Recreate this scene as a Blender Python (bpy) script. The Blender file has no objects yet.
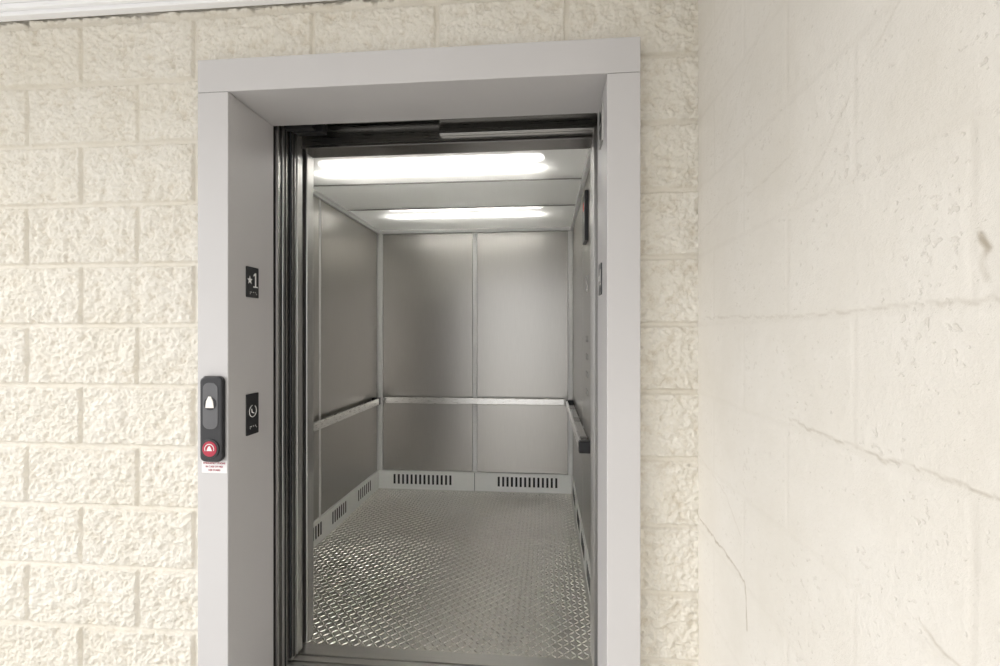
import bpy, math, random
import numpy as np
from mathutils import Vector, noise
E = 1.30   # eye height; z arguments below are relative to the eye
random.seed(3)
scene = bpy.context.scene
col = scene.collection

# ------------------------------------------------------------------ materials
def newmat(name):
    m = bpy.data.materials.new(name); m.use_nodes = True
    nt = m.node_tree
    return m, nt, nt.nodes['Principled BSDF']

def simple(name, c, rough=0.5, metal=0.0, emis=None, es=0, var=0.06, scale=20):
    m, nt, b = newmat(name)
    b.inputs['Roughness'].default_value = rough
    b.inputs['Metallic'].default_value = metal
    n = nt.nodes.new('ShaderNodeTexNoise'); n.inputs['Scale'].default_value = scale
    n.inputs['Detail'].default_value = 4
    g = nt.nodes.new('ShaderNodeTexCoord'); nt.links.new(g.outputs['Object'], n.inputs['Vector'])
    r = nt.nodes.new('ShaderNodeValToRGB')
    r.color_ramp.elements[0].position = .3; r.color_ramp.elements[1].position = .7
    r.color_ramp.elements[0].color = tuple(max(0, x*(1-var)) for x in c)+(1,)
    r.color_ramp.elements[1].color = tuple(min(1, x*(1+var)) for x in c)+(1,)
    nt.links.new(n.outputs['Fac'], r.inputs['Fac'])
    nt.links.new(r.outputs['Color'], b.inputs['Base Color'])
    if emis:
        b.inputs['Emission Color'].default_value = emis+(1,)
        b.inputs['Emission Strength'].default_value = es
    return m

def steel(name, c, rough, stretch=(60, 60, 1.2), bump=.014, rv=.012, cv=.045):
    m, nt, b = newmat(name)
    b.inputs['Metallic'].default_value = 1
    tc = nt.nodes.new('ShaderNodeTexCoord')
    mp = nt.nodes.new('ShaderNodeMapping'); mp.inputs['Scale'].default_value = stretch
    nt.links.new(tc.outputs['Object'], mp.inputs['Vector'])
    n = nt.nodes.new('ShaderNodeTexNoise'); n.inputs['Scale'].default_value = 6; n.inputs['Detail'].default_value = 6
    nt.links.new(mp.outputs['Vector'], n.inputs['Vector'])
    r = nt.nodes.new('ShaderNodeValToRGB')
    r.color_ramp.elements[0].position = .25; r.color_ramp.elements[1].position = .75
    r.color_ramp.elements[0].color = tuple(x*(1-cv) for x in c)+(1,)
    r.color_ramp.elements[1].color = tuple(min(1, x*(1+cv)) for x in c)+(1,)
    nt.links.new(n.outputs['Fac'], r.inputs['Fac']); nt.links.new(r.outputs['Color'], b.inputs['Base Color'])
    mr = nt.nodes.new('ShaderNodeMapRange'); mr.inputs[1].default_value = .3; mr.inputs[2].default_value = .7
    mr.inputs[3].default_value = rough-rv; mr.inputs[4].default_value = rough+rv
    nt.links.new(n.outputs['Fac'], mr.inputs[0]); nt.links.new(mr.outputs[0], b.inputs['Roughness'])
    bp = nt.nodes.new('ShaderNodeBump'); bp.inputs['Strength'].default_value = bump; bp.inputs['Distance'].default_value = .002
    nt.links.new(n.outputs['Fac'], bp.inputs['Height']); nt.links.new(bp.outputs['Normal'], b.inputs['Normal'])
    return m

def paintwall(name, c1, c2, dirt_and_hollows, bumpscale, bumpdist, rough=.6, pores=False):
    m, nt, b = newmat(name)
    b.inputs['Roughness'].default_value = rough
    tc = nt.nodes.new('ShaderNodeTexCoord')
    n = nt.nodes.new('ShaderNodeTexNoise'); n.inputs['Scale'].default_value = 3.5; n.inputs['Detail'].default_value = 7
    n.inputs['Roughness'].default_value = .65
    nt.links.new(tc.outputs['Object'], n.inputs['Vector'])
    r = nt.nodes.new('ShaderNodeValToRGB')
    r.color_ramp.elements[0].position = .3; r.color_ramp.elements[1].position = .65
    r.color_ramp.elements[0].color = c2+(1,); r.color_ramp.elements[1].color = c1+(1,)
    nt.links.new(n.outputs['Fac'], r.inputs['Fac'])
    at = nt.nodes.new('ShaderNodeAttribute'); at.attribute_name = 'dirt_and_hollows'
    mx = nt.nodes.new('ShaderNodeMix'); mx.data_type = 'RGBA'
    fac = at.outputs['Fac']
    n2 = nt.nodes.new('ShaderNodeTexNoise'); n2.inputs['Scale'].default_value = bumpscale; n2.inputs['Detail'].default_value = 8
    n2.inputs['Roughness'].default_value = .7
    nt.links.new(tc.outputs['Object'], n2.inputs['Vector'])
    hgt = n2.outputs['Fac']
    if pores:
        mp = nt.nodes.new('ShaderNodeMapping'); mp.inputs['Scale'].default_value = (1, 1, 1.3)
        nt.links.new(tc.outputs['Object'], mp.inputs['Vector'])
        n3 = nt.nodes.new('ShaderNodeTexNoise'); n3.inputs['Scale'].default_value = 75; n3.inputs['Detail'].default_value = 4
        nt.links.new(mp.outputs['Vector'], n3.inputs['Vector'])
        n4 = nt.nodes.new('ShaderNodeTexNoise'); n4.inputs['Scale'].default_value = 7; n4.inputs['Detail'].default_value = 3
        nt.links.new(tc.outputs['Object'], n4.inputs['Vector'])
        ad = nt.nodes.new('ShaderNodeMath'); ad.operation = 'MULTIPLY_ADD'; ad.inputs[1].default_value = .40
        nt.links.new(n4.outputs['Fac'], ad.inputs[0]); nt.links.new(n3.outputs['Fac'], ad.inputs[2])
        mr = nt.nodes.new('ShaderNodeMapRange'); mr.inputs[1].default_value = .84; mr.inputs[2].default_value = .92
        nt.links.new(ad.outputs[0], mr.inputs[0])
        sc = nt.nodes.new('ShaderNodeMath'); sc.operation = 'MULTIPLY'; sc.inputs[1].default_value = .12
        nt.links.new(mr.outputs[0], sc.inputs[0])
        mxx = nt.nodes.new('ShaderNodeMath'); mxx.operation = 'MAXIMUM'
        nt.links.new(sc.outputs[0], mxx.inputs[0]); nt.links.new(at.outputs['Fac'], mxx.inputs[1])
        fac = mxx.outputs[0]
        sb = nt.nodes.new('ShaderNodeMath'); sb.operation = 'MULTIPLY_ADD'; sb.inputs[1].default_value = -.5
        nt.links.new(mr.outputs[0], sb.inputs[0]); nt.links.new(n2.outputs['Fac'], sb.inputs[2])
        hgt = sb.outputs[0]
    nt.links.new(fac, mx.inputs[0])
    nt.links.new(r.outputs['Color'], mx.inputs[6]); mx.inputs[7].default_value = dirt_and_hollows+(1,)
    nt.links.new(mx.outputs[2], b.inputs['Base Color'])
    bp = nt.nodes.new('ShaderNodeBump'); bp.inputs['Strength'].default_value = .8; bp.inputs['Distance'].default_value = bumpdist
    nt.links.new(hgt, bp.inputs['Height']); nt.links.new(bp.outputs['Normal'], b.inputs['Normal'])
    return m

M_block = paintwall('painted_split_face_block', (.88,.84,.755), (.83,.78,.675), (.52,.42,.28), 120, .007)
M_cmu = paintwall('painted_smooth_block', (.80,.765,.705), (.74,.70,.63), (.36,.30,.22), 120, .0018, pores=True)
M_frame = simple('frame_grey_paint', (.58,.565,.56), .38, var=.02, scale=3)
M_ceil = simple('ceiling_white_paint', (.92,.92,.93), .6, var=.01)
M_trim = simple('trim_white_paint', (.92,.92,.93), .45, var=.01)
M_conc = simple('concrete_floor', (.68,.665,.64), .8, var=.10, scale=8)
M_shaft = simple('shaft_concrete', (.16,.155,.15), .9, var=.2)
M_steel = steel('brushed_stainless', (.51,.495,.47), .32)
M_steelH = steel('brushed_header_stainless', (.50,.49,.47), .28, stretch=(1.2,60,60))
M_steelL = steel('brushed_stainless_edge', (.66,.65,.63), .33)
M_rail = steel('satin_rail_steel', (.84,.83,.81), .28, stretch=(3,3,60))
M_dark = steel('dark_door_steel', (.32,.31,.30), .25)
M_black = simple('black_rubber', (.015,.015,.016), .45)
M_blackpl = simple('black_plastic', (.03,.03,.033), .3)
M_white = simple('white_aluminium', (.94,.94,.92), .4, var=.01)
M_kick = simple('kick_plate_paint', (.94,.94,.91), .4, var=.01)
M_slot = simple('vent_slot_dark', (.02,.02,.02), .8)
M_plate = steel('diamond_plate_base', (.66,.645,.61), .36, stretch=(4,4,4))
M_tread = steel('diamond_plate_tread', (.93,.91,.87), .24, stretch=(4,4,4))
M_alsill = steel('sill_aluminium', (.6,.59,.57), .35, stretch=(1,60,60))
M_signw = simple('sign_white', (.85,.85,.83), .4, var=.01)
M_sticker = simple('sticker_white', (.8,.78,.78), .5, var=.01)
M_red = simple('red_plastic', (.42,.03,.06), .35, var=.05)
M_redled = simple('red_led', (.35,.02,.01), .4, emis=(1,.06,.03), es=.25)
M_button = simple('steel_button', (.45,.44,.43), .35, metal=.9)
M_ivory = simple('ivory_button', (.75,.72,.68), .35, emis=(1,.9,.8), es=.15)
M_tube = simple('fluorescent_lens', (1,1,1), .4, emis=(1,.98,.94), es=30)
M_pan, nt, b = newmat('translucent_acrylic')
nt.nodes.remove(b)
out = [n for n in nt.nodes if n.type == 'OUTPUT_MATERIAL'][0]
tr = nt.nodes.new('ShaderNodeBsdfTranslucent'); tr.inputs[0].default_value = (.9,.9,.88,1)
df = nt.nodes.new('ShaderNodeBsdfPrincipled'); df.inputs['Base Color'].default_value = (.66,.66,.65,1); df.inputs['Roughness'].default_value = .22
tp = nt.nodes.new('ShaderNodeBsdfTransparent'); tp.inputs[0].default_value = (1,1,1,1)
nz = nt.nodes.new('ShaderNodeTexNoise'); nz.inputs['Scale'].default_value = 5
mr = nt.nodes.new('ShaderNodeMapRange'); mr.inputs[3].default_value = .25; mr.inputs[4].default_value = .29
nt.links.new(nz.outputs['Fac'], mr.inputs[0])
mxs = nt.nodes.new('ShaderNodeMixShader'); nt.links.new(mr.outputs[0], mxs.inputs[0])
nt.links.new(df.outputs[0], mxs.inputs[1]); nt.links.new(tr.outputs[0], mxs.inputs[2])
mx2 = nt.nodes.new('ShaderNodeMixShader'); mx2.inputs[0].default_value = .22
nt.links.new(mxs.outputs[0], mx2.inputs[1]); nt.links.new(tp.outputs[0], mx2.inputs[2])
nt.links.new(mx2.outputs[0], out.inputs['Surface'])

# ------------------------------------------------------------------ helpers
def empty(name, loc=(0,0,0)):
    o = bpy.data.objects.new(name, None); col.objects.link(o); o.location = loc
    o.empty_display_size = .1
    return o
def link(o, parent, mat):
    col.objects.link(o)
    if mat: o.data.materials.append(mat)
    if parent:
        o.parent = parent
        o.location = Vector(o.location) - parent.location
    return o
def mobj(name, v, f, mat, parent=None, bevel=0, seg=2):
    c = Vector([sum(p[i] for p in v)/len(v) for i in range(3)])
    me = bpy.data.meshes.new(name); me.from_pydata([tuple(Vector(p)-c) for p in v], [], f); me.update()
    o = bpy.data.objects.new(name, me); o.location = c
    link(o, parent, mat)
    if bevel:
        md = o.modifiers.new('bevel', 'BEVEL'); md.width = bevel; md.segments = seg; md.limit_method = 'ANGLE'
    return o
def boxvf(x0,x1,y0,y1,z0,z1):
    z0 += E; z1 += E
    v = [(x0,y0,z0),(x1,y0,z0),(x1,y1,z0),(x0,y1,z0),(x0,y0,z1),(x1,y0,z1),(x1,y1,z1),(x0,y1,z1)]
    f = [(0,3,2,1),(4,5,6,7),(0,1,5,4),(1,2,6,5),(2,3,7,6),(3,0,4,7)]
    return v, f
def box(name, *a, mat=None, parent=None, bevel=0):
    v, f = boxvf(*a)
    return mobj(name, v, f, mat, parent, bevel)
def boxes(name, lst, mat, parent=None, bevel=0):
    V, F = [], []
    for a in lst:
        v, f = boxvf(*a); n = len(V); V += v; F += [tuple(i+n for i in q) for q in f]
    return mobj(name, V, F, mat, parent, bevel)
def prism(name, pts2, axis, a0, a1, mat, parent=None, bevel=0):
    n = len(pts2); V = []
    for a in (a0, a1):
        for p in pts2:
            if axis == 'Y': V.append((p[0], a, p[1]+E))
            elif axis == 'X': V.append((a, p[0], p[1]+E))
            else: V.append((p[0], p[1], a+E))
    F = [tuple(range(n)), tuple(range(2*n-1, n-1, -1))]
    for i in range(n):
        j = (i+1) % n; F.append((i, i+n, j+n, j))
    o = mobj(name, V, F, mat, parent, bevel)
    import bmesh
    bm = bmesh.new(); bm.from_mesh(o.data); bmesh.ops.recalc_face_normals(bm, faces=bm.faces); bm.to_mesh(o.data); bm.free()
    return o
def rrect(cx, cz, w, h, r, n=6):
    P = []
    for (sx, sz, a) in ((1,-1,-90),(1,1,0),(-1,1,90),(-1,-1,180)):
        for k in range(n+1):
            t = math.radians(a+90*k/n)
            P.append((cx+sx*(w/2-r)+r*math.cos(t), cz+sz*(h/2-r)+r*math.sin(t)))
    return P
def circ(cx, cz, r, n=28):
    return [(cx+r*math.cos(2*math.pi*k/n), cz+r*math.sin(2*math.pi*k/n)) for k in range(n)]
def text(name, s, size, loc, rot, mat, parent):
    cu = bpy.data.curves.new(name, 'FONT'); cu.body = s; cu.size = size; cu.extrude = .0004
    cu.align_x = 'CENTER'; cu.align_y = 'CENTER'
    o = bpy.data.objects.new(name, cu); o.location = (loc[0], loc[1], loc[2]+E); o.rotation_euler = rot
    link(o, parent, mat)
    return o
def tube(name, pts, r, mat, parent=None, cyclic=False):
    cu = bpy.data.curves.new(name, 'CURVE'); cu.dimensions = '3D'; cu.bevel_depth = r; cu.bevel_resolution = 4
    cu.use_fill_caps = True
    sp = cu.splines.new('POLY'); sp.points.add(len(pts)-1)
    for i, p in enumerate(pts): sp.points[i].co = (p[0], p[1], p[2]+E, 1)
    sp.use_cyclic_u = cyclic
    o = bpy.data.objects.new(name, cu); link(o, parent, mat); return o

def gridmesh(A, B, P):
    na, nb = len(A), len(B)
    V = P.reshape(-1, 3)
    idx = np.arange(na*nb).reshape(nb, na)
    q = np.stack([idx[:-1,:-1], idx[:-1,1:], idx[1:,1:], idx[1:,:-1]], -1).reshape(-1, 4)
    return V, q
def np_mesh(name, parts, mat, dirt_and_hollows=None, smooth=True, extra=None):
    V = []; Q = []; n = 0
    for v, q in parts:
        V.append(v); Q.append(q+n); n += len(v)
    nsm = sum(len(q) for q in Q)
    D = np.concatenate(dirt_and_hollows)
    for a in (extra or []):
        v, f = boxvf(*a); V.append(np.array(v)); Q.append(np.array(f)+n); n += 8
        D = np.concatenate([D, np.zeros(8)])
    V = np.concatenate(V).astype(np.float32); Q = np.concatenate(Q).astype(np.int32)
    me = bpy.data.meshes.new(name)
    me.vertices.add(len(V)); me.vertices.foreach_set('co', V.ravel())
    me.loops.add(Q.size); me.loops.foreach_set('vertex_index', Q.ravel())
    me.polygons.add(len(Q)); me.polygons.foreach_set('loop_start', np.arange(0, Q.size, 4, dtype=np.int32))
    sm = np.zeros(len(Q), dtype=bool); sm[:nsm] = smooth
    me.update(calc_edges=True); me.validate()
    me.polygons.foreach_set('use_smooth', sm)
    at = me.attributes.new('dirt_and_hollows', 'FLOAT', 'POINT'); at.data.foreach_set('value', D.astype(np.float32))
    o = bpy.data.objects.new(name, me); link(o, None, mat); return o
def sstep(x, a, b):
    t = min(1, max(0, (x-a)/(b-a))); return t*t*(3-2*t)

# ------------------------------------------------------------------ block wall (split face)
YW = 1.53; XR = .46; ZC = 1.065; ZF = -1.30
def bd(a, z, baseA, baseB):
    fr = (z-.844)/.203; row = math.floor(fr)
    dz = min(fr-row, row+1-fr)*.203
    base = baseA if row % 2 == 0 else baseB
    fa = (a-base)/.406; c = math.floor(fa)
    da = min(fa-c, c+1-fa)*.406
    return dz, da, row, c
def split_h(x, z):
    dz, da, row, c = bd(x, z, -1.557, -1.352)
    wob = .0025*noise.noise(Vector((x*45, z*45, 9)))
    m = sstep(min(dz, da)+wob, .0055, .0100)
    s = row*7.3+c*3.1
    n1 = noise.fractal(Vector((x*24, z*27, s)), .35, 2.3, 6)
    n2 = abs(noise.noise(Vector((x*42, z*48, s+5))))
    n3 = noise.noise(Vector((x*9, z*9, s+11)))
    h = .013 + .0055*n1 - .0070*n2 + .0045*n3
    h = max(h, .0025)
    dirt_and_hollows = (1-m)*.06 + max(0, -n1-.1)*.32*m  # joints and noise hollows of the block faces tinted darker
    return h*m, min(dirt_and_hollows, .5)
def wallpatch(x0, x1, z0, z1, step):
    A = np.linspace(x0, x1, int((x1-x0)/step)+1); B = np.linspace(z0, z1, int((z1-z0)/step)+1)
    P = np.zeros((len(B), len(A), 3)); D = np.zeros((len(B), len(A)))
    for j, z in enumerate(B):
        for i, x in enumerate(A):
            h, d = split_h(x, z); P[j,i] = (x, YW-h, z+E); D[j,i] = d
    v, q = gridmesh(A, B, P)
    return (v, q), D.ravel()
parts = []; D = []
for a in ((-2.25,-1.07,ZF,ZC,.003), (-1.07,.46,.80,ZC,.003), (.24,.46,ZF,.80,.003)):
    p, d = wallpatch(*a); parts.append(p); D.append(d)
np_mesh('wall_front', parts, M_block, D, extra=[(-3.2,-1.03,YW+.001,1.73,ZF,ZC+.1), (-1.03,.21,YW+.001,1.73,.80,ZC+.1), (.21,.46,YW+.001,1.73,ZF,ZC+.1),(-3.2,-2.25,YW-.012,YW+.001,ZF,ZC)])

# ------------------------------------------------------------------ right wall
cracks = [([(1.52,-.545),(1.40,-.55),(1.27,-.556),(1.178,-.570),(1.168,-.60),(1.162,-.67)], .0018, .75),
          ([(.951,.24),(.86,.29),(.80,.35),(.674,.44)], .0010, .22),
          ([(1.45,.05),(1.2,.042),(.95,.034),(.7,.038),(.3,.036)], .0012, .30),
          ([(.97,-.158),(.8,-.167),(.6,-.165),(.3,-.17)], .0013, .46),
          ([(1.52,.30),(1.3,.33),(1.1,.32),(.95,.34)], .001, .15),
          ([(1.30,.50),(1.15,.62),(1.05,.66)], .001, .16),
          ([(1.52,-.36),(1.3,-.40),(1.2,-.47)], .001, .2),
          ([(.64,-.355),(.58,-.37),(.5,-.36)], .0014, .4),
          ([(.562,.105),(.552,.09),(.560,.07),(.553,.055)], .003, .8)]
segs = []
for pl, w, s in cracks:
    for a, b2 in zip(pl[:-1], pl[1:]): segs.append((a, b2, w, s))
A = np.linspace(.3, YW, 410); B = np.linspace(ZF, ZC, 700)
AA, BB = np.meshgrid(A, B)
W1 = np.zeros_like(AA)
for j in range(len(B)):
    for i in range(len(A)):
        W1[j,i] = noise.fractal(Vector((A[i]*26, B[j]*26, 3)), .8, 2.1, 3)
Dm = np.zeros_like(AA); Hc = np.zeros_like(AA)
for a, b2, w, s in segs:
    ax, az = a; bx, bz = b2
    L2 = (bx-ax)**2+(bz-az)**2
    px = AA + W1*.003; pz = BB + W1*.006
    t = np.clip(((px-ax)*(bx-ax)+(pz-az)*(bz-az))/L2, 0, 1)
    d = np.hypot(px-ax-t*(bx-ax), pz-az-t*(bz-az))
    k = np.clip(1-(d-w*.5)/(w*1.0+.0015), 0, 1)
    Dm = np.maximum(Dm, k*s*np.clip(.85+W1*.7, .25, 1)); Hc = np.maximum(Hc, k*.0012*s)
P = np.zeros(AA.shape+(3,))
for j, z in enumerate(B):
    for i, y in enumerate(A):
        dz, da, row, c = bd(y, z, .977, .774)
        g = 1-sstep(min(dz, da), .002, .009)
        h = -.0007*g + .0006*W1[j,i]
        h += .0014*noise.noise(Vector((y*5, z*5, 8)))
        P[j,i] = (XR-(h+.003)+Hc[j,i], y, z+E)
        Dm[j,i] = max(Dm[j,i], g*.045)
v, q = gridmesh(A, B, P)
np_mesh('wall_right', [(v, q)], M_cmu, [Dm.ravel()], extra=[(XR+.004,XR+.2,-.9,1.73,ZF,ZC+.1), (XR-.003,XR+.004,-.9,.3,ZF,ZC)])

# ceiling, trim, floor
box('ceiling', -3.2,XR+.2,-.6,1.53-.001,ZC+.028,ZC+.12, mat=M_ceil)
boxes('trim_1', [(-3.2,XR-.002,1.478,1.508,ZC-.002,ZC+.028),(-3.2,XR-.002,1.462,1.478,ZC+.010,ZC+.028)], M_trim, bevel=.003)
box('floor', -6,XR+.2,-6,1.735,ZF-.15,ZF, mat=M_conc)

# ------------------------------------------------------------------ shaft enclosure
box('wall_shaft_left', -2.15,-2.0,1.74,4.45,ZF-.4,1.5, mat=M_shaft)
box('wall_shaft_right', .47,.62,1.74,4.45,ZF-.4,1.5, mat=M_shaft)
box('wall_shaft_back', -2.0,.47,4.30,4.45,ZF-.4,1.5, mat=M_shaft)
box('wall_shaft_front', -2.0,.47,1.735,1.75,.86,1.5, mat=M_shaft)
box('ceiling_shaft', -2.15,.62,1.74,4.45,1.5,1.6, mat=M_shaft)
box('floor_shaft_pit', -2.15,.62,1.74,4.45,ZF-.5,ZF-.4, mat=M_shaft)

# ------------------------------------------------------------------ door frame
FX0,FX1,IX0,IX1 = -1.103,.279,-1.0,.182
FY0,FY1 = 1.47,1.733
ZT,ZI = .876,.772
fr = empty('elevator_door_frame', (-.41,1.5,E))
def Lprism(name, pts, z0, z1):
    n = len(pts); V = [(p[0],p[1],z0+E) for p in pts]+[(p[0],p[1],z1+E) for p in pts]
    F = [tuple(range(n))[::-1], tuple(range(n,2*n))]+[(i,(i+1)%n,(i+1)%n+n,i+n) for i in range(n)]
    return mobj(name, V, F, M_frame, fr, bevel=.0025)
Lprism('jamb_left', [(FX0,FY0),(IX0,FY0),(IX0,FY1),(IX0-.03,FY1),(IX0-.03,1.525),(FX0,1.525)], ZF, ZI-.0008)
Lprism('jamb_right', [(FX1,FY0),(FX1,1.525),(IX1+.03,1.525),(IX1+.03,FY1),(IX1,FY1),(IX1,FY0)], ZF, ZI-.0008)
pr = [(FY0,ZI),(FY1,ZI),(FY1,ZI+.03),(1.525,ZI+.03),(1.525,ZT),(FY0,ZT)]
V = [(FX0,p[0],p[1]+E) for p in pr]+[(FX1,p[0],p[1]+E) for p in pr]
F = [tuple(range(6)), tuple(range(11,5,-1))]+[(i,i+6,(i+1)%6+6,(i+1)%6) for i in range(6)]
mobj('header', V, F, M_frame, fr, bevel=.0025)
boxes('seam_shadow', [(FX0+.002,IX0-.002,FY0+.002,1.5,ZI-.0015,ZI+.001),(IX1+.002,FX1-.002,FY0+.002,1.5,ZI-.0015,ZI+.001)], M_slot, fr)

# ------------------------------------------------------------------ landing door (retracted left) + cab door
ld = empty('elevator_landing_door', (-1.3,1.8,E))
box('panel_fast', -1.62,-1.0,1.752,1.782,ZF+.008,.86, mat=M_dark, parent=ld, bevel=.002)
box('panel_slow', -1.62,-.999,1.795,1.830,ZF+.008,.86, mat=M_steelL, parent=ld, bevel=.002)
box('edge_strip', -1.0,-.996,1.757,1.764,ZF+.02,.85, mat=M_steelL, parent=ld)
box('rubber_bumper', -1.001,-.996,1.808,1.815,ZF+.02,.85, mat=M_black, parent=ld)
box('top_track', -1.55,.21,1.756,1.80,.865,.90, mat=M_dark, parent=ld, bevel=.002)
boxes('hanger_bracket', [(-1.0,-.885,1.80,1.83,.79,.835),(-.96,-.92,1.785,1.80,.80,.90)], M_black, ld, bevel=.004)
cd = empty('elevator_cab_door', (-1.3,1.9,E))
box('panel_fast', -1.62,-.998,1.862,1.892,ZF+.008,.85, mat=M_steelL, parent=cd, bevel=.002)
box('panel_slow', -1.62,-.997,1.902,1.945,ZF+.008,.85, mat=M_steelL, parent=cd, bevel=.003)
box('safety_edge', -1.0,-.992,1.842,1.854,ZF+.03,.80, mat=M_black, parent=cd, bevel=.003)
box('safety_edge_strip', -.999,-.995,1.872,1.878,ZF+.02,.84, mat=M_black, parent=cd)

# cab header / operator
hd = empty('elevator_door_header', (-.4,1.95,E))
box('header_plate', -1.0,.20,1.947,1.97,.775,1.10, mat=M_steelH, parent=hd, bevel=.002)
box('header_cover', -.42,.20,1.925,1.946,.80,1.10, mat=M_steelH, parent=hd, bevel=.002)
box('header_track', -1.0,.20,1.900,1.924,.856,.89, mat=M_dark, parent=hd, bevel=.002)
box('header_lip', -1.0,.20,1.93,2.04,.765,.775, mat=M_dark, parent=hd, bevel=.001)
box('roller_block', -.99,-.87,1.86,1.90,.80,.84, mat=M_black, parent=hd, bevel=.004)
box('strike_column', .185,.228,1.90,1.96,ZF+.01,.80, mat=M_steelL, parent=hd, bevel=.002)

# sills
sl = empty('door_sill', (-.4,1.85,E+ZF))
boxes('landing_sill', [(-1.62,.20,1.738,1.76,ZF-.03,ZF),(-1.62,.20,1.77,1.79,ZF-.03,ZF),(-1.62,.20,1.80,1.835,ZF-.03,ZF),(-1.62,.20,1.738,1.835,ZF-.03,ZF-.012)], M_alsill, sl)
boxes('cab_sill', [(-1.62,.22,1.855,1.87,ZF-.03,ZF),(-1.62,.22,1.88,1.91,ZF-.03,ZF),(-1.62,.22,1.92,1.985,ZF-.03,ZF),(-1.62,.22,1.855,1.985,ZF-.03,ZF-.012)], M_alsill, sl)

# ------------------------------------------------------------------ cab
CX0,CX1,CY0,CY1,CZ = -1.416,.229,1.99,4.07,.885
cab = empty('elevator_cab', (-.6,3.0,E))
K = .155
box('shell_back', CX0-.04,CX1+.04,CY1+.012,CY1+.04,ZF-.05,CZ+.2, mat=M_white, parent=cab)
box('shell_left', CX0-.04,CX0-.012,CY0,CY1+.012,ZF-.05,CZ+.2, mat=M_white, parent=cab)
box('shell_right', CX1+.012,CX1+.04,CY0,CY1+.012,ZF-.05,CZ+.2, mat=M_white, parent=cab)
box('front_return_left', CX0-.012,-1.0,1.99,2.05,ZF,CZ, mat=M_steelL, parent=cab, bevel=.003)
box('front_return_right', .186,CX1+.011,1.99,2.05,ZF,CZ, mat=M_steelL, parent=cab, bevel=.003)
box('front_transom', -1.0,.186,2.0,2.05,.79,CZ, mat=M_steelH, parent=cab, bevel=.003)
g = .019
XM = (CX0+CX1)/2+.010; zr = -.545
zb0 = ZF+K+.004
for i,(a,b2) in enumerate(((CX0+.046,XM-g),(XM+g,CX1-.042))):
    box('back_panel_upper_%d'%(i+1), a,b2,CY1-.004,CY1+.012,zr+.012,CZ-.03, mat=M_steel, parent=cab, bevel=.002)
    box('back_panel_lower_%d'%(i+1), a,b2,CY1-.004,CY1+.012,zb0,zr-.012, mat=M_steel, parent=cab, bevel=.002)
boxes('reveal_strips', [(XM-.015,XM+.015,CY1-.006,CY1+.012,zb0,CZ-.026),(CX0+.046,CX1-.042,CY1+.002,CY1+.012,zr-.011,zr+.011)], M_white, cab)
YD = 2.98
for side,(xa,xb) in (('left',(CX0-.012,CX0+.004)),('right',(CX1-.004,CX1+.012))):
    for i,(a,b2) in enumerate(((CY0+.065,YD-.016),(YD+.016,CY1-.034))):
        box('%s_panel_upper_%d'%(side,i+1), xa,xb,a,b2,zr+.010,CZ-.03, mat=M_steel, parent=cab, bevel=.002)
        box('%s_panel_lower_%d'%(side,i+1), xa,xb,a,b2,zb0,zr-.010, mat=M_steel, parent=cab, bevel=.002)
    box('%s_reveal_strip'%side, min(xa,xb)+.001,max(xa,xb)-.001,YD-.012,YD+.012,zb0,CZ-.026, mat=M_white, parent=cab)
boxes('kick_plate', [(CX0+.012,CX1-.012,CY1-.018,CY1+.012,ZF,ZF+K)], M_kick, cab, bevel=.002)
boxes('kick_plate_left', [(CX0-.012,CX0+.012,CY0+.062,CY1+.01,ZF,ZF+K)], M_kick, cab, bevel=.002)
boxes('kick_plate_right', [(CX1-.012,CX1+.012,CY0+.062,CY1+.01,ZF,ZF+K)], M_kick, cab, bevel=.002)
box('kick_joint', XM-.002,XM+.002,CY1-.0192,CY1-.017,ZF+.002,ZF+K-.002, mat=M_slot, parent=cab)
sl_ = []
for (a,b2) in ((-1.285,-.77),(-.40,.11)):
    n = 14
    for k in range(n):
        x = a+(b2-a)*(k+.5)/n; sl_.append((x-.0085,x+.0085,CY1-.019,CY1-.0175,ZF+.045,ZF+.125))
boxes('vent_slots_back', sl_, M_slot, cab)
sl_ = []
for (a,b2) in ((2.35,2.6),(2.75,2.99),(3.13,3.375),(3.58,3.87)):
    n = 7
    for k in range(n):
        y = a+(b2-a)*(k+.5)/n; sl_.append((CX0+.0115,CX0+.013,y-.008,y+.008,ZF+.045,ZF+.125)); sl_.append((CX1-.013,CX1-.0115,y-.008,y+.008,ZF+.045,ZF+.125))
boxes('vent_slots_sides', sl_, M_slot, cab)
boxes('corner_posts', [(CX0+.004,CX0+.042,CY1-.010,CY1+.012,ZF+K,CZ),(CX1-.038,CX1-.004,CY1-.010,CY1+.012,ZF+K,CZ)], M_white, cab, bevel=.002)
boxes('ceiling_edge_trim', [(CX0-.012,CX0+.022,CY0+.06,CY1,CZ-.030,CZ),(CX1-.022,CX1+.012,CY0+.06,CY1,CZ-.030,CZ),(CX0,CX1,CY1-.020,CY1+.012,CZ-.028,CZ)], M_white, cab, bevel=.002)
Y1c,Y2c = 2.80,3.37
box('ceiling_panel_front', CX0+.02,CX1-.02,2.055,Y1c-.006,CZ,CZ+.004, mat=M_pan, parent=cab)
box('ceiling_panel_middle', CX0+.02,CX1-.02,Y1c+.006,Y2c-.006,CZ,CZ+.004, mat=M_pan, parent=cab)
box('ceiling_panel_rear', CX0+.02,CX1-.02,Y2c+.006,CY1-.02,CZ,CZ+.004, mat=M_pan, parent=cab)
boxes('ceiling_dividers', [(CX0,CX1,Y-.006,Y+.006,CZ-.004,CZ+.02) for Y in (Y1c,Y2c)], M_dark, cab)
box('ceiling_roof', CX0-.04,CX1+.04,CY0,CY1+.04,CZ+.2,CZ+.22, mat=M_white, parent=cab)
box('plenum_front', CX0,CX1,CY0+.0,CY0+.02,CZ+.001,CZ+.199, mat=M_white, parent=cab)
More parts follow.
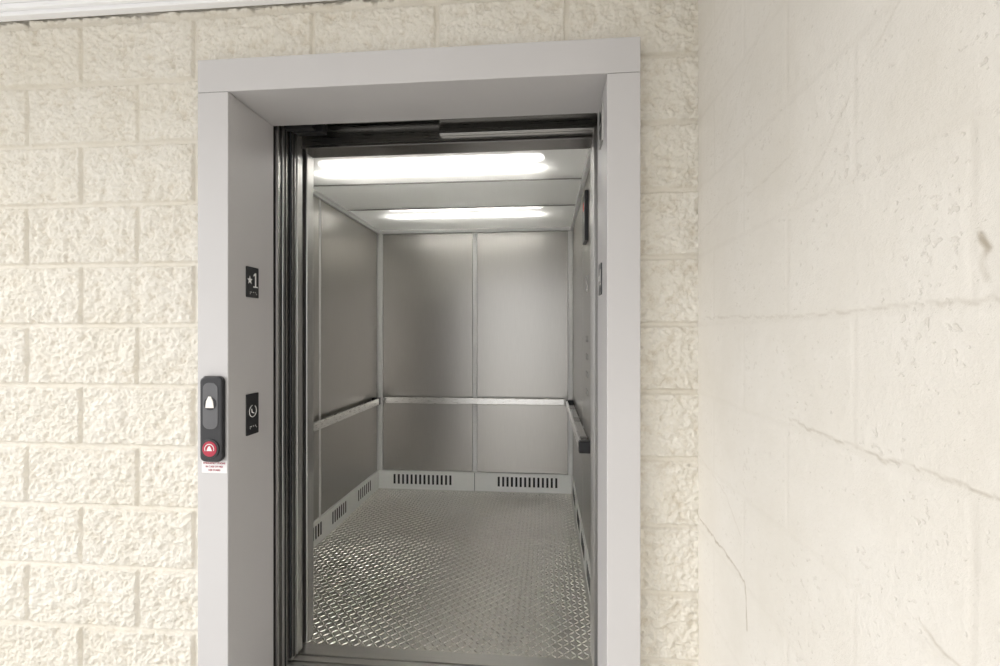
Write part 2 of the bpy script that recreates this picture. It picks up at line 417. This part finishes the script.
for k,(Y,LL) in enumerate(((2.61,1.24),(3.60,1.16))):
    l = empty('ceiling_light' , (XM,Y,CZ+E+.05))
    prism('lamp_lens', rrect(XM-.01-.03*(1-k),Y,LL,.10,.049), 'Z', CZ+.050, CZ+.062, M_tube, l, bevel=.003)
    boxes('lamp_housing', [(XM-.56,XM+.56,Y-.04,Y+.04,CZ+.063,CZ+.09),(XM-.30,XM-.27,Y-.02,Y+.02,CZ+.09,CZ+.2),(XM+.27,XM+.30,Y-.02,Y+.02,CZ+.09,CZ+.2)], M_white, l)

# floor: diamond plate
V = []; Fq = []
v, f = boxvf(CX0-.01,CX1+.01,1.985,CY1+.01,ZF-.04,ZF); V += v; Fq += f
p = .0265; L=.0150; Wd=.0044; h=.0023
j = 0; y = 2.0
while y < CY1-.03:
    i = 0; x = CX0+.02
    while x < CX1-.02:
        a = math.radians(45 if (i+j) % 2 else -45); c, s = math.cos(a), math.sin(a)
        n = len(V)
        for (lx, ly, lz) in ((-L,0,0),(-L*.35,-Wd,0),(L*.35,-Wd,0),(L,0,0),(L*.35,Wd,0),(-L*.35,Wd,0),(-L*.55,0,h),(L*.55,0,h)):
            V.append((x+lx*c-ly*s, y+lx*s+ly*c, ZF+E+lz+.0001))
        Fq += [(n,n+1,n+6),(n+1,n+2,n+7,n+6),(n+2,n+3,n+7),(n+3,n+4,n+7),(n+4,n+5,n+6,n+7),(n+5,n,n+6)]
        x += p; i += 1
    y += p; j += 1
fl = mobj('diamond_plate_floor', V, Fq, M_plate, cab)
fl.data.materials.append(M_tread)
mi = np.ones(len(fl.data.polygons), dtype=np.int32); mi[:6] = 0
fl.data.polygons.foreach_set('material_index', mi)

# handrails
def rail(kind):
    o = empty('handrail')
    if kind == 'back':
        o.location = (XM, CY1-.05, zr+E)
        boxes('bar', [(CX0+.075,CX1-.07,CY1-.066,CY1-.052,zr-.026,zr+.026)], M_rail, o, bevel=.005)
        boxes('standoffs', [(x-.012,x+.012,CY1-.053,CY1-.003,zr-.012,zr+.012) for x in (CX0+.2,XM,CX1-.2)], M_steelL, o, bevel=.003)
    else:
        sgn = 1 if kind == 'left' else -1
        X = CX0 if kind == 'left' else CX1
        o.location = (X+sgn*.055, 3.1, zr+E)
        xa, xb = sorted((X+sgn*.050, X+sgn*.064))
        boxes('bar', [(xa,xb,2.44,3.91,zr-.026,zr+.026)], M_rail, o, bevel=.005)
        xc, xd = sorted((X+sgn*.003, X+sgn*.051))
        boxes('standoffs', [(xc,xd,y-.012,y+.012,zr-.012,zr+.012) for y in (2.6,3.2,3.75)], M_dark, o, bevel=.002)
        xe, xf = sorted((X+sgn*.003, X+sgn*.066))
        boxes('end_caps', [(xe,xf,2.40,2.445,zr-.029,zr+.029),(xe,xf,3.905,3.95,zr-.029,zr+.029)], M_blackpl, o, bevel=.006)
for k in ('back','left','right'): rail(k)

# cab control panel
cp = empty('elevator_control_panel', (CX1-.01,2.6,E))
box('panel_plate', CX1-.016,CX1-.004,2.36,2.70,-.42,.74, mat=M_steel, parent=cp, bevel=.003)
box('display_housing', CX1-.034,CX1-.015,2.46,2.60,.47,.72, mat=M_blackpl, parent=cp, bevel=.004)
box('display_window', CX1-.0350,CX1-.0335,2.51,2.55,.63,.67, mat=M_redled, parent=cp)
for r_ in range(4):
    for c_ in range(2):
        prism('button_%d_%d'%(r_,c_), circ(2.49+.08*c_, -.02-.09*r_, .016), 'X', CX1-.019, CX1-.015, M_button, cp, bevel=.001)
box('inspection_slot', CX1-.0175,CX1-.015,2.47,2.59,.22,.30, mat=M_dark, parent=cp)

# ------------------------------------------------------------------ hall call station
hc = empty('hall_call_station', (-1.043,1.46,E-.26))
cx = -1.043
prism('body', rrect(cx,-.264,.074,.270,.018), 'Y', 1.448, 1.4705, M_blackpl, hc, bevel=.006)
M_insert = simple('grey_insert', (.12,.12,.125), .3)
prism('insert', rrect(cx,-.222,.050,.145,.020), 'Y', 1.4462, 1.4485, M_insert, hc, bevel=.0008)
prism('call_button_ring', circ(cx,-.215,.0205), 'Y', 1.4445, 1.4465, M_blackpl, hc, bevel=.0006)
prism('call_button', [(cx-.014,-.228),(cx+.014,-.228),(cx+.011,-.206),(cx+.004,-.192),(cx-.004,-.192),(cx-.011,-.206)], 'Y', 1.4425, 1.445, M_ivory, hc, bevel=.0008)
prism('key_ring', circ(cx,-.356,.030), 'Y', 1.444, 1.4485, M_blackpl, hc, bevel=.001)
prism('fire_switch', circ(cx,-.356,.024), 'Y', 1.4425, 1.4445, M_red, hc, bevel=.0008)
tube('fire_symbol', [(cx+.015*math.cos(math.radians(t)),1.4423,-.356+.015*math.sin(math.radians(t))) for t in range(-20,210,15)], .0013, M_signw, hc)
prism('fire_symbol_hat', [(cx-.009,-.362),(cx+.009,-.362),(cx+.004,-.350),(cx,-.346),(cx-.004,-.350)], 'Y', 1.4417, 1.4426, M_signw, hc)
prism('notice_label', rrect(-1.045,-.418,.085,.040,.002), 'Y', 1.4690, 1.4705, M_sticker, hc)
for k,s in enumerate(('EMERGENCY PHONE','IN CASE OF FIRE','USE STAIRS')):
    text('notice_line_%d'%k, s, .0080, (-1.045,1.4686,-.407-.011*k), (math.pi/2,0,0), M_red, hc)

# ------------------------------------------------------------------ jamb signs
def star(cy, cz, r, x0, x1, parent):
    P = []
    for k in range(10):
        a = math.radians(90+36*k); q = r if k % 2 == 0 else r*.42
        P.append((cy+q*math.cos(a), cz+q*math.sin(a)))
    prism('star', P, 'X', x0, x1, M_signw, parent)
def numeral(cy, cz, h, x0, x1, sgn, parent):
    w = h*.13
    pts = [(-.26*h,-.5*h),(.26*h,-.5*h),(.26*h,-.42*h),(w/2,-.42*h),(w/2,.5*h),(-w/2,.5*h),(-.26*h,.34*h),(-.22*h,.25*h),(-w/2,.33*h),(-w/2,-.42*h),(-.26*h,-.42*h)]
    pts = [(cy+sgn*a, cz+b_) for a, b_ in pts]
    prism('numeral', pts, 'X', x0, x1, M_signw, parent)
def braille(cy, cz, x, parent):
    boxes('braille_dots', [(min(x,x+.0008),max(x,x+.0008),cy+dy-.0013,cy+dy+.0013,cz+dz-.0013,cz+dz+.0013) for dy,dz in ((-.018,0),(-.012,0),(-.018,-.006),(0,0),(.012,0),(.018,-.006))], M_signw, parent)
s1 = empty('floor_number_sign', (-1.0,1.59,E+.18))
prism('plate', rrect(1.597,.180,.070,.104,.003), 'X', -1.0-.0005, -.9965, M_blackpl, s1, bevel=.0006)
star(1.580,.186,.015,-.9966,-.9958,s1)
numeral(1.613,.188,.050,-.9966,-.9958,1,s1)
braille(1.60,.146,-.9965,s1)
s2 = empty('emergency_phone_sign', (-1.0,1.59,E-.27))
prism('plate', rrect(1.597,-.270,.070,.140,.003), 'X', -1.0-.0005, -.9965, M_blackpl, s2, bevel=.0006)
tube('ring', [(-.996,1.597+.020*math.cos(math.radians(t)),-.260+.020*math.sin(math.radians(t))) for t in range(100,430,15)], .0012, M_signw, s2)
tube('hook', [(-.996,1.590,-.252),(-.996,1.592,-.264),(-.996,1.604,-.268)], .0015, M_signw, s2)
braille(1.60,-.312,-.9965,s2)
s3 = empty('floor_number_sign', (.182,1.62,E+.18))
prism('plate', rrect(1.63,.182,.066,.102,.003), 'X', .1785, .1825, M_blackpl, s3, bevel=.0006)
star(1.645,.188,.015,.1778,.1786,s3)
numeral(1.615,.188,.050,.1778,.1786,-1,s3)
s4 = empty('hall_lantern', (.182,1.62,E+.7))
prism('plate', rrect(1.61,.675,.085,.125,.006), 'X', .178, .1825, M_steelL, s4, bevel=.001)
prism('lens_up', [(1.59,.685),(1.63,.685),(1.61,.72)], 'X', .1765, .1785, M_blackpl, s4)
prism('lens_down', [(1.59,.665),(1.61,.63),(1.63,.665)], 'X', .1765, .1785, M_blackpl, s4)

# ------------------------------------------------------------------ lighting
w = bpy.data.worlds.new('World'); scene.world = w; w.use_nodes = True
nt = w.node_tree; bg = nt.nodes['Background']
tc = nt.nodes.new('ShaderNodeTexCoord'); sp = nt.nodes.new('ShaderNodeSeparateXYZ')
nt.links.new(tc.outputs['Generated'], sp.inputs[0])
rp = nt.nodes.new('ShaderNodeValToRGB')
rp.color_ramp.elements[0].position = .45; rp.color_ramp.elements[0].color = (.58,.565,.54,1)
rp.color_ramp.elements[1].position = .58; rp.color_ramp.elements[1].color = (.97,.98,1,1)
mr = nt.nodes.new('ShaderNodeMapRange'); mr.inputs[1].default_value = -1; mr.inputs[2].default_value = 1
nt.links.new(sp.outputs['Z'], mr.inputs[0]); nt.links.new(mr.outputs[0], rp.inputs['Fac'])
nt.links.new(rp.outputs['Color'], bg.inputs['Color']); bg.inputs['Strength'].default_value = 1.78
sd = bpy.data.lights.new('added_daylight', 'SUN'); sd.energy = 1.6; sd.angle = math.radians(25); sd.color = (1,.98,.95)  # soft lamp added for open-side skylight and wall relief; no direct sun
so = bpy.data.objects.new('added_daylight', sd); col.objects.link(so)
so.rotation_euler = Vector((.95,.50,-.40)).to_track_quat('-Z','Y').to_euler()
so.location = (-3,-3,3.5)

# ------------------------------------------------------------------ camera
cam = bpy.data.cameras.new('camera'); cam.sensor_width = 36; cam.lens = 36*491/1000; cam.shift_y = .002
cam.clip_start = .02
co = bpy.data.objects.new('camera', cam); col.objects.link(co)
co.location = (0,0,E); co.rotation_euler = (math.pi/2, 0, math.radians(5.24))
scene.camera = co
scene.view_settings.view_transform = 'Standard'
